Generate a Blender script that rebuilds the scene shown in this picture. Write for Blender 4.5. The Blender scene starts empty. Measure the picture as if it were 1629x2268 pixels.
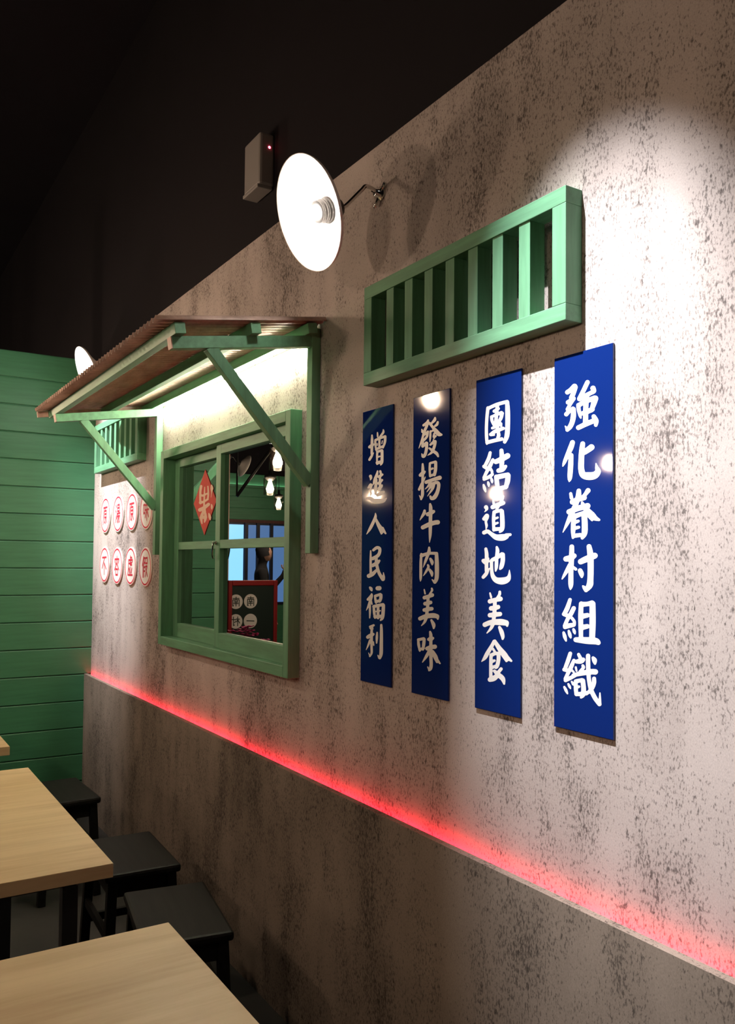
import bpy, bmesh, math, random
from mathutils import Vector, Matrix
random.seed(7)
sc = bpy.context.scene
COL = sc.collection

# ------------------------------------------------------------------ camera
F, W, HH = 1858.09, 1629, 2268
cd = bpy.data.cameras.new('camera'); cam = bpy.data.objects.new('camera', cd); COL.objects.link(cam)
cd.sensor_fit = 'VERTICAL'; cd.sensor_height = 36.0; cd.sensor_width = 36.0; cd.lens = 36.0*F/HH
cd.shift_x = (W/2-816.303)/HH; cd.shift_y = (1184.095-HH/2)/HH
cd.clip_start = 0.02; cd.clip_end = 60
yaw, pitch, roll = 1.01017, .0330033, .00886471
fw = Vector((-math.sin(yaw)*math.cos(pitch), math.cos(yaw)*math.cos(pitch), math.sin(pitch)))
rt = Vector((math.cos(yaw), math.sin(yaw), 0)); up = rt.cross(fw)
r2 = math.cos(roll)*rt+math.sin(roll)*up; u2 = -math.sin(roll)*rt+math.cos(roll)*up
m = Matrix((r2, u2, -fw)).transposed().to_4x4(); m.translation = (0, -1.35, 1.55)
cam.matrix_world = m
sc.camera = cam
# ------------------------------------------------------------------ world, exposure
wd = bpy.data.worlds.new('world'); sc.world = wd; wd.use_nodes = True
wd.node_tree.nodes['Background'].inputs[0].default_value = (.9, .8, .75, 1)
wd.node_tree.nodes['Background'].inputs[1].default_value = .012
sc.view_settings.view_transform = 'Standard'; sc.view_settings.look = 'None'
sc.view_settings.exposure = 0.0; sc.view_settings.gamma = 1.0; sc.view_settings.use_curve_mapping = False
E_SPOT, E_SPOT_FAR, E_DISH, E_PEND, E_TUBE, E_RED = 900, 760, 110, 500, 170, 27

# ------------------------------------------------------------------ helpers
def tag(o, label=None, cat=None, group=None, kind=None):
    if label: o['label'] = label
    if cat: o['category'] = cat
    if group: o['group'] = group
    if kind: o['kind'] = kind
    return o
def empty(name, loc=(0, 0, 0), rz=0):
    o = bpy.data.objects.new(name, None); COL.objects.link(o); o.location = loc; o.rotation_euler = (0, 0, rz)
    o.empty_display_size = .05
    return o
def link(name, me, mat=None, parent=None):
    o = bpy.data.objects.new(name, me); COL.objects.link(o)
    if mat and not me.materials: me.materials.append(mat)
    if parent is not None: o.parent = parent
    return o
def finish(bm, name, mat, parent=None, smooth=False):
    bmesh.ops.recalc_face_normals(bm, faces=bm.faces)
    me = bpy.data.meshes.new(name); bm.to_mesh(me); bm.free()
    if smooth:
        for p in me.polygons: p.use_smooth = True
    return link(name, me, mat, parent)
def bx(bm, x0, x1, y0, y1, z0, z1, bev=0):
    vs = [bm.verts.new(p) for p in ((x0,y0,z0),(x1,y0,z0),(x1,y1,z0),(x0,y1,z0),(x0,y0,z1),(x1,y0,z1),(x1,y1,z1),(x0,y1,z1))]
    fs = [bm.faces.new([vs[i] for i in q]) for q in ((0,3,2,1),(4,5,6,7),(0,1,5,4),(1,2,6,5),(2,3,7,6),(3,0,4,7))]
    if bev:
        es = list({e for f in fs for e in f.edges})
        bmesh.ops.bevel(bm, geom=es, offset=bev, segments=2, affect='EDGES', profile=.5)
def box(name, x0, x1, y0, y1, z0, z1, mat, parent=None, bev=0):
    bm = bmesh.new(); bx(bm, min(x0,x1), max(x0,x1), min(y0,y1), max(y0,y1), min(z0,z1), max(z0,z1), bev)
    return finish(bm, name, mat, parent)
def beam(name, a, b, w, h, mat, parent=None, bev=.0015, side=(1, 0, 0)):
    a, b = Vector(a), Vector(b); d = (b-a); L = d.length; d.normalize()
    s = Vector(side); s = (s-d*s.dot(d)).normalized(); u = d.cross(s)
    bm = bmesh.new(); bx(bm, -w/2, w/2, -h/2, h/2, 0, L, bev)
    bmesh.ops.transform(bm, matrix=Matrix((s, u, d)).transposed().to_4x4(), verts=bm.verts)
    bmesh.ops.translate(bm, vec=a, verts=bm.verts)
    return finish(bm, name, mat, parent)
def lathe(name, prof, seg, mat, parent=None, axis=(0, 0, 1), loc=(0, 0, 0), smooth=True):
    bm = bmesh.new(); rings = []
    for r, z in prof:
        rings.append([bm.verts.new((r*math.cos(2*math.pi*k/seg), r*math.sin(2*math.pi*k/seg), z)) for k in range(seg)] if r > 1e-5 else [bm.verts.new((0, 0, z))])
    for A, B in zip(rings, rings[1:]):
        for k in range(seg):
            q = [A[k % len(A)], A[(k+1) % len(A)], B[(k+1) % len(B)], B[k % len(B)]]
            q = list(dict.fromkeys(q))
            if len(q) > 2: bm.faces.new(q)
    rot = Vector((0, 0, 1)).rotation_difference(Vector(axis).normalized()).to_matrix().to_4x4()
    bmesh.ops.transform(bm, matrix=Matrix.Translation(loc) @ rot, verts=bm.verts)
    return finish(bm, name, mat, parent, smooth)
def tube(name, pts, r, mat, parent=None, seg=10):
    P = [Vector(p) for p in pts]
    Q = []
    for i in range(len(P)-1):
        p0, p1, p2, p3 = P[max(i-1, 0)], P[i], P[i+1], P[min(i+2, len(P)-1)]
        n = 6 if len(P) > 2 else 1
        for k in range(n):
            t = k/n
            Q.append(.5*((2*p1)+(p2-p0)*t+(2*p0-5*p1+4*p2-p3)*t*t+(3*p1-p0-3*p2+p3)*t**3))
    Q.append(P[-1])
    bm = bmesh.new(); rings = []; ref = Vector((0, 0, 1))
    for i, q in enumerate(Q):
        d = (Q[min(i+1, len(Q)-1)]-Q[max(i-1, 0)]).normalized()
        rf = ref if abs(d.dot(ref)) < .95 else Vector((1, 0, 0))
        s = d.cross(rf).normalized(); u = s.cross(d)
        rings.append([bm.verts.new(q+r*(math.cos(2*math.pi*k/seg)*s+math.sin(2*math.pi*k/seg)*u)) for k in range(seg)])
    for A, B in zip(rings, rings[1:]):
        for k in range(seg): bm.faces.new((A[k], A[(k+1) % seg], B[(k+1) % seg], B[k]))
    bm.faces.new(rings[0]); bm.faces.new(rings[-1])
    return finish(bm, name, mat, parent, True)
def copy_tree(o, parent=None):
    c = o.copy(); COL.objects.link(c); c.parent = parent
    for ch in list(o.children): copy_tree(ch, c)
    return c

# ------------------------------------------------------------------ materials
def mat(name, color, rough=.6, metal=0, spec=.5, emit=None, estr=0, coat=0):
    M = bpy.data.materials.new(name); M.use_nodes = True
    b = M.node_tree.nodes['Principled BSDF']
    b.inputs['Base Color'].default_value = (*color, 1); b.inputs['Roughness'].default_value = rough
    b.inputs['Metallic'].default_value = metal; b.inputs['Specular IOR Level'].default_value = spec
    b.inputs['Coat Weight'].default_value = coat; b.inputs['Coat Roughness'].default_value = .03
    if emit: b.inputs['Emission Color'].default_value = (*emit, 1); b.inputs['Emission Strength'].default_value = estr
    return M
def N(M, t, **kw):
    n = M.node_tree.nodes.new(t)
    for k, v in kw.items(): setattr(n, k, v)
    return n
def noise_tex(M, scale3, detail=4, rough=.55, off=(0, 0, 0), scale=1.0):
    L = M.node_tree.links
    tc = N(M, 'ShaderNodeTexCoord'); mp = N(M, 'ShaderNodeMapping'); no = N(M, 'ShaderNodeTexNoise')
    mp.inputs['Scale'].default_value = scale3; mp.inputs['Location'].default_value = off
    no.inputs['Scale'].default_value = scale; no.inputs['Detail'].default_value = detail; no.inputs['Roughness'].default_value = rough
    L.new(tc.outputs['Object'], mp.inputs['Vector']); L.new(mp.outputs['Vector'], no.inputs['Vector'])
    return no
def ramp(M, src, stops):
    r = N(M, 'ShaderNodeValToRGB'); M.node_tree.links.new(src, r.inputs['Fac'])
    e = r.color_ramp.elements
    while len(e) < len(stops): e.new(.5)
    for el, (p, c) in zip(e, stops): el.position = p; el.color = (*c, 1) if len(c) == 3 else c
    return r
def mixc(M, fac, a, b, mode='MIX'):
    x = N(M, 'ShaderNodeMix', data_type='RGBA', blend_type=mode)
    L = M.node_tree.links
    if hasattr(fac, 'links'): L.new(fac, x.inputs[0])
    else: x.inputs[0].default_value = fac
    for s, v in ((x.inputs[6], a), (x.inputs[7], b)):
        if hasattr(v, 'links'): L.new(v, s)
        else: s.default_value = (*v, 1)
    return x.outputs[2]
def mth(M, op, a, b=None):
    x = N(M, 'ShaderNodeMath', operation=op); L = M.node_tree.links
    for s, v in ((x.inputs[0], a), (x.inputs[1], b)):
        if v is None: continue
        if hasattr(v, 'links'): L.new(v, s)
        else: s.default_value = v
    return x.outputs[0]
def concrete(name, light, dark, fleck, bias=0.0):
    M = mat(name, light, .82, spec=.25); L = M.node_tree.links; b = M.node_tree.nodes['Principled BSDF']
    big = noise_tex(M, (1.6, 1.6, 1.1), 4, .6); streak = noise_tex(M, (7, 7, 1.3), 3, .6, (3, 0, 1))
    fine = noise_tex(M, (95, 95, 48), 3, .62); fine2 = noise_tex(M, (210, 210, 95), 3, .6, (5, 2, 1)); grain = noise_tex(M, (420, 420, 260), 2, .5); mid = noise_tex(M, (13, 13, 7), 3, .6, (1, 7, 2))
    base = ramp(M, big.outputs['Fac'], ((.30, dark), (.62, light))).outputs['Color']
    base = mixc(M, .2, base, ramp(M, streak.outputs['Fac'], ((.34, (.5, .48, .47)), (.58, (1, 1, 1)))).outputs['Color'], 'MULTIPLY')
    dens = mth(M, 'ADD', mth(M, 'MULTIPLY', mth(M, 'SUBTRACT', streak.outputs['Fac'], .5), -.22), mth(M, 'ADD', mth(M, 'MULTIPLY', mth(M, 'SUBTRACT', big.outputs['Fac'], .5), -.35), mth(M, 'MULTIPLY', mth(M, 'SUBTRACT', mid.outputs['Fac'], .5), .30)))
    f1 = ramp(M, mth(M, 'ADD', mth(M, 'ADD', fine.outputs['Fac'], dens), bias), ((.585, (0, 0, 0)), (.68, (1, 1, 1)))).outputs['Color']
    f2 = ramp(M, mth(M, 'ADD', mth(M, 'ADD', fine2.outputs['Fac'], dens), bias), ((.535, (0, 0, 0)), (.63, (1, 1, 1)))).outputs['Color']
    c = mixc(M, mth(M, 'MULTIPLY', f2, .62), base, fleck); c = mixc(M, mth(M, 'MULTIPLY', f1, .75), c, fleck)
    c = mixc(M, .4, c, ramp(M, grain.outputs['Fac'], ((.3, (.62, .6, .6)), (.7, (1.1, 1.1, 1.1)))).outputs['Color'], 'MULTIPLY')
    L.new(c, b.inputs['Base Color'])
    bp = N(M, 'ShaderNodeBump'); bp.inputs['Strength'].default_value = .12; bp.inputs['Distance'].default_value = .002
    L.new(fine.outputs['Fac'], bp.inputs['Height']); L.new(bp.outputs['Normal'], b.inputs['Normal'])
    return M
def painted(name, c, rough=.5, grain=(40, 40, 4), amt=.22):
    M = mat(name, c, rough, spec=.4); L = M.node_tree.links; b = M.node_tree.nodes['Principled BSDF']
    n = noise_tex(M, grain, 4, .6)
    L.new(ramp(M, n.outputs['Fac'], ((.3, tuple(x*(1-amt) for x in c)), (.7, tuple(min(1, x*(1+amt)) for x in c)))).outputs['Color'], b.inputs['Base Color'])
    bp = N(M, 'ShaderNodeBump'); bp.inputs['Strength'].default_value = .15; bp.inputs['Distance'].default_value = .001
    L.new(n.outputs['Fac'], bp.inputs['Height']); L.new(bp.outputs['Normal'], b.inputs['Normal'])
    return M
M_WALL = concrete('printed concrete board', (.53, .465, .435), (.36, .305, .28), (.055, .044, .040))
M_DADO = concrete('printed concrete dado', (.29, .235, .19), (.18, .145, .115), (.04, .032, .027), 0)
GREEN = (.105, .27, .15)
M_GREEN = painted('green painted wood', GREEN)
M_GREENX = painted('green painted wood long', GREEN, grain=(4, 40, 40))
M_PLANK = painted('green painted plank', (.055, .215, .105), .45, (30, 3, 40), .14)
M_BLACKWALL = mat('black paint', (.012, .010, .012), .9, spec=.15)
M_CEIL = mat('black ceiling paint', (.012, .010, .013), .9, spec=.1)
M_FLOOR = painted('dark cement floor', (.035, .031, .028), .6, (3, 3, 3), .3)
M_BLUE = mat('glossy blue acrylic', (.004, .018, .128), .045, spec=.5, coat=.3)
M_WHITE = mat('white vinyl lettering', (.78, .76, .74), .35)
M_DISC = mat('cream white acrylic', (.80, .74, .70), .4)
M_RED = mat('red print', (.55, .02, .055), .45)
M_PAPER = painted('red paper', (.52, .045, .03), .7, (20, 20, 20), .1)
M_INK = mat('gold beige print', (.68, .45, .33), .6)
M_STEEL = mat('polished steel', (.75, .73, .70), .12, 1)
M_SOCKET = mat('grey socket metal', (.10, .095, .09), .35, .7)
M_DARKMETAL = mat('dark metal', (.03, .03, .03), .4, .6)
M_SHADE = mat('white enamel', (.85, .80, .76), .35)
M_BULB = mat('lit bulb', (1, 1, 1), .5, emit=(1, .93, .86), estr=E_DISH)
M_PBULB = mat('lit warm bulb', (1, 1, 1), .5, emit=(1, .74, .53), estr=E_PEND)
M_LENS = mat('lit lens', (1, 1, 1), .5, emit=(1, .93, .86), estr=30)
M_TUBE = mat('lit tube', (1, 1, 1), .5, emit=(1, .91, .70), estr=E_TUBE)
M_REDLED = mat('red light strip', (.2, 0, 0), .5, emit=(1, .010, .035), estr=E_RED)
M_REDDOT = mat('red indicator', (.3, 0, 0), .5, emit=(1, .05, .10), estr=25)
M_PLASTIC = mat('grey white plastic', (.26, .24, .23), .5)
M_BLACKWOOD = painted('black lacquered wood', (.008, .0075, .0065), .5, (4, 40, 40), .4)
M_BLACKWOOD.node_tree.nodes['Principled BSDF'].inputs['Specular IOR Level'].default_value = .12
M_RUST = painted('rusty galvanised sheet', (.36, .255, .21), .5, (6, 20, 20), .3)
M_TRIMWOOD = painted('pale raw wood', (.50, .36, .30), .6)
M_BROWN = painted('dark red brown timber', (.10, .03, .025), .5)
M_SKY = mat('daylit blue pane', (.02, .05, .1), .3, emit=(.26, .60, 1.0), estr=2.2)
M_SKYDIM = mat('dim daylit pane', (.02, .05, .1), .3, emit=(.16, .32, .70), estr=.8)
M_NAVY = mat('dark navy frame', (.006, .012, .035), .4)
M_SIGNDARK = mat('dark green board', (.01, .022, .017), .4)
M_SIGNRED = mat('red sign frame', (.28, .01, .012), .4)
M_PINK = painted('pink petals', (.45, .03, .16), .6, (60, 60, 60), .4)
M_LEAF = mat('leaf green', (.03, .10, .02), .6)
M_CLOTH = mat('dark cloth', (.012, .012, .016), .9)
M_SKIN = mat('skin', (.45, .26, .19), .55)
def mirror_glass():
    M = bpy.data.materials.new('dark mirror glass'); M.use_nodes = True; nt = M.node_tree; nt.nodes.clear()
    o = nt.nodes.new('ShaderNodeOutputMaterial'); g = nt.nodes.new('ShaderNodeBsdfGlossy'); d = nt.nodes.new('ShaderNodeBsdfDiffuse'); x = nt.nodes.new('ShaderNodeMixShader')
    g.inputs['Color'].default_value = (.60, .64, .63, 1); g.inputs['Roughness'].default_value = 0.0; d.inputs['Color'].default_value = (.006, .008, .008, 1); x.inputs[0].default_value = .9
    nt.links.new(d.outputs[0], x.inputs[1]); nt.links.new(g.outputs[0], x.inputs[2]); nt.links.new(x.outputs[0], o.inputs[0])
    return M
M_GLASS = mirror_glass()
def clear_glass():
    M = bpy.data.materials.new('clear jar glass'); M.use_nodes = True; nt = M.node_tree; nt.nodes.clear()
    o = nt.nodes.new('ShaderNodeOutputMaterial'); g = nt.nodes.new('ShaderNodeBsdfGlossy'); t = nt.nodes.new('ShaderNodeBsdfTransparent'); x = nt.nodes.new('ShaderNodeMixShader')
    l = nt.nodes.new('ShaderNodeLayerWeight'); l.inputs[0].default_value = .35
    g.inputs['Color'].default_value = (.9, .85, .8, 1); g.inputs['Roughness'].default_value = .05; t.inputs['Color'].default_value = (.9, .87, .84, 1)
    nt.links.new(l.outputs['Facing'], x.inputs[0]); nt.links.new(t.outputs[0], x.inputs[1]); nt.links.new(g.outputs[0], x.inputs[2]); nt.links.new(x.outputs[0], o.inputs[0])
    return M
M_JAR = clear_glass()
def wood_table():
    M = mat('oak laminate', (.52, .37, .19), .45); L = M.node_tree.links; b = M.node_tree.nodes['Principled BSDF']
    n = noise_tex(M, (26, 2.2, 26), 5, .62); n2 = noise_tex(M, (5, .7, 5), 3, .5, (2, 1, 0))
    c = mixc(M, .55, ramp(M, n.outputs['Fac'], ((.3, (.36, .23, .10)), (.62, (.60, .44, .24)))).outputs['Color'], ramp(M, n2.outputs['Fac'], ((.35, (.42, .28, .13)), (.65, (.60, .45, .25)))).outputs['Color'])
    L.new(c, b.inputs['Base Color']); return M
M_OAK = wood_table()

# ------------------------------------------------------------------ lettering (traced brush strokes)
import numpy as np
def resample(pts):
    if len(pts) == 2: return list(pts)
    Q = []
    for i in range(len(pts)-1):
        p0, p1, p2, p3 = pts[max(i-1, 0)], pts[i], pts[i+1], pts[min(i+2, len(pts)-1)]
        for k in range(5):
            t = k/5
            Q.append(tuple(.5*((2*b)+(c-a)*t+(2*a-5*b+4*c-d)*t*t+(3*b-a-3*c+d)*t**3) for a, b, c, d in zip(p0, p1, p2, p3)))
    Q.append(pts[-1])
    return Q
def ink_mesh(bm, strokes, fn, n=96):
    """one clean sheet of ink: union of all brush strokes, contoured on a fine grid"""
    P = [p for s in strokes for p in s]; mw = max(p[2] for p in P)
    x0, x1 = min(p[0] for p in P)-mw, max(p[0] for p in P)+mw; y0, y1 = min(p[1] for p in P)-mw, max(p[1] for p in P)+mw
    h = max(x1-x0, y1-y0)/n; nx, ny = int((x1-x0)/h)+2, int((y1-y0)/h)+2
    gx, gy = np.meshgrid(x0+h*np.arange(nx), y0+h*np.arange(ny))
    D = np.full(gx.shape, 1e9)
    for s in strokes:
        Q = resample(s)
        for (ax, ay, aw), (bx_, by, bw) in zip(Q, Q[1:]):
            dx, dy = bx_-ax, by-ay; L2 = max(dx*dx+dy*dy, 1e-9)
            t = np.clip(((gx-ax)*dx+(gy-ay)*dy)/L2, 0, 1)
            D = np.minimum(D, np.hypot(gx-ax-t*dx, gy-ay-t*dy)-np.maximum(aw+(bw-aw)*t, 2)/2)
    I = D < 0; vc = {}
    def corner(i, j):
        if (i, j) not in vc: vc[i, j] = bm.verts.new(fn(gx[j, i], gy[j, i]))
        return vc[i, j]
    def cut(i, j, k, l):
        key = (i, j, k, l) if (i, j) < (k, l) else (k, l, i, j)
        if key not in vc:
            i, j, k, l = key; t = D[j, i]/(D[j, i]-D[l, k])
            vc[key] = bm.verts.new(fn(gx[j, i]+t*(gx[l, k]-gx[j, i]), gy[j, i]+t*(gy[l, k]-gy[j, i])))
        return vc[key]
    for j in range(ny-1):
        run = None
        for i in range(nx):
            full = i < nx-1 and I[j, i] and I[j, i+1] and I[j+1, i] and I[j+1, i+1]
            if full:
                if run is None: run = i
                continue
            if run is not None:
                bm.faces.new((corner(run, j), corner(i, j), corner(i, j+1), corner(run, j+1))); run = None
            if i == nx-1: continue
            C4 = ((i, j), (i+1, j), (i+1, j+1), (i, j+1)); ins = [I[q[1], q[0]] for q in C4]
            if not any(ins): continue
            poly = []
            for a in range(4):
                A, B = C4[a], C4[(a+1) % 4]
                if ins[a]: poly.append(corner(*A))
                if ins[a] != ins[(a+1) % 4]: poly.append(cut(*A, *B))
            poly = list(dict.fromkeys(poly))
            if len(poly) > 2: bm.faces.new(poly)
def parse(s):
    return [[tuple(float(v) for v in p.split(',')) for p in st.split()] for st in s.replace('\n', ';').split(';') if st.strip()]
def glyph(name, strokes, fn, material, parent):
    bm = bmesh.new()
    ink_mesh(bm, strokes, lambda x, y: fn(x, y, 0))
    me = bpy.data.meshes.new(name); bm.to_mesh(me); bm.free()
    return link(name, me, material, parent)
AFF = {
  '強': (0.00012086221, -1.7164852e-07, -1.3697819, -1.8237989e-05, -9.0909164e-05, 2.0509821),
  '化': (0.00014369276, -4.1432862e-07, -1.369708, -1.3463225e-05, -0.00010774972, 1.8498396),
  '眷': (0.00014326416, -1.3357693e-07, -1.3691865, -5.8774585e-06, -0.00010744563, 1.8450826),
  '村': (0.00014396774, 1.4655127e-07, -1.369927, 1.7212722e-06, -0.00010664884, 1.6066523),
  '組': (0.00014329154, -1.7794326e-07, -1.369123, 9.7694054e-06, -0.00010634342, 1.6015115),
  '織': (0.00013644428, -2.8229963e-07, -1.3684574, 1.6934124e-05, -0.00010117625, 1.374605),
  '團': (0.00013935676, 5.2400229e-07, -1.6586723, -1.8927662e-05, -9.2579755e-05, 2.0457796),
  '結': (0.00016147982, 4.675869e-07, -1.6576367, -1.34832e-05, -0.00010695685, 1.8416391),
  '道': (0.0001613911, 3.3832652e-07, -1.6571453, -5.7676093e-06, -0.00010621559, 1.8360351),
  '地': (0.00015350885, 2.5888618e-07, -1.6557958, 1.5180067e-06, -0.00010129392, 1.6015478),
  '美': (0.00015266605, 2.9725094e-07, -1.6548126, 9.7821579e-06, -0.00010071551, 1.5956425),
  '食': (0.00015216519, 6.0161458e-07, -1.6537668, 1.5928398e-05, -0.00010033042, 1.3740592),
  '發': (0.00015476397, 8.9444332e-07, -1.9410346, -1.8630532e-05, -9.2237107e-05, 2.0431399),
  '揚': (0.00016387664, 9.428778e-07, -1.9389183, -1.2412929e-05, -9.7474083e-05, 1.8352744),
  '牛': (0.00016390182, 1.0485371e-06, -1.9388951, -6.2941366e-06, -9.696563e-05, 1.8308116),
  '肉': (0.00018157781, 9.7399487e-07, -1.9361296, 2.0261718e-06, -0.00010735397, 1.6056284),
  '美2': (0.00018039184, 8.7675522e-07, -1.9350297, 1.0391561e-05, -0.00010695356, 1.6004113),
  '味': (0.00016285511, 1.0181916e-06, -1.9335101, 1.5131829e-05, -9.5765505e-05, 1.3783693),
  '增': (0.00016462065, 1.4743234e-06, -2.2117085, -1.8483067e-05, -8.9175506e-05, 2.0412173),
  '進': (0.00018671916, 1.2759127e-06, -2.2085817, -1.2940463e-05, -0.00010086411, 1.8473159),
  '人': (0.00018675085, 3.2667179e-07, -2.2065599, -4.8342619e-06, -0.00010082855, 1.8424979),
  '民': (0.00020753535, 1.3308259e-06, -2.2044168, 2.5531233e-06, -0.0001119412, 1.6230149),
  '福': (0.00020765657, 1.6383716e-06, -2.2045674, 9.8790743e-06, -0.00011167853, 1.618851),
  '利': (0.0001750017, 1.3892139e-06, -2.20098, 1.5160321e-05, -9.3873006e-05, 1.3748496),
  '福倒': (0.00041383225, 6.620887e-06, -3.7810268, -2.3272217e-05, -0.00015267054, 1.9921544),
}
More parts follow.
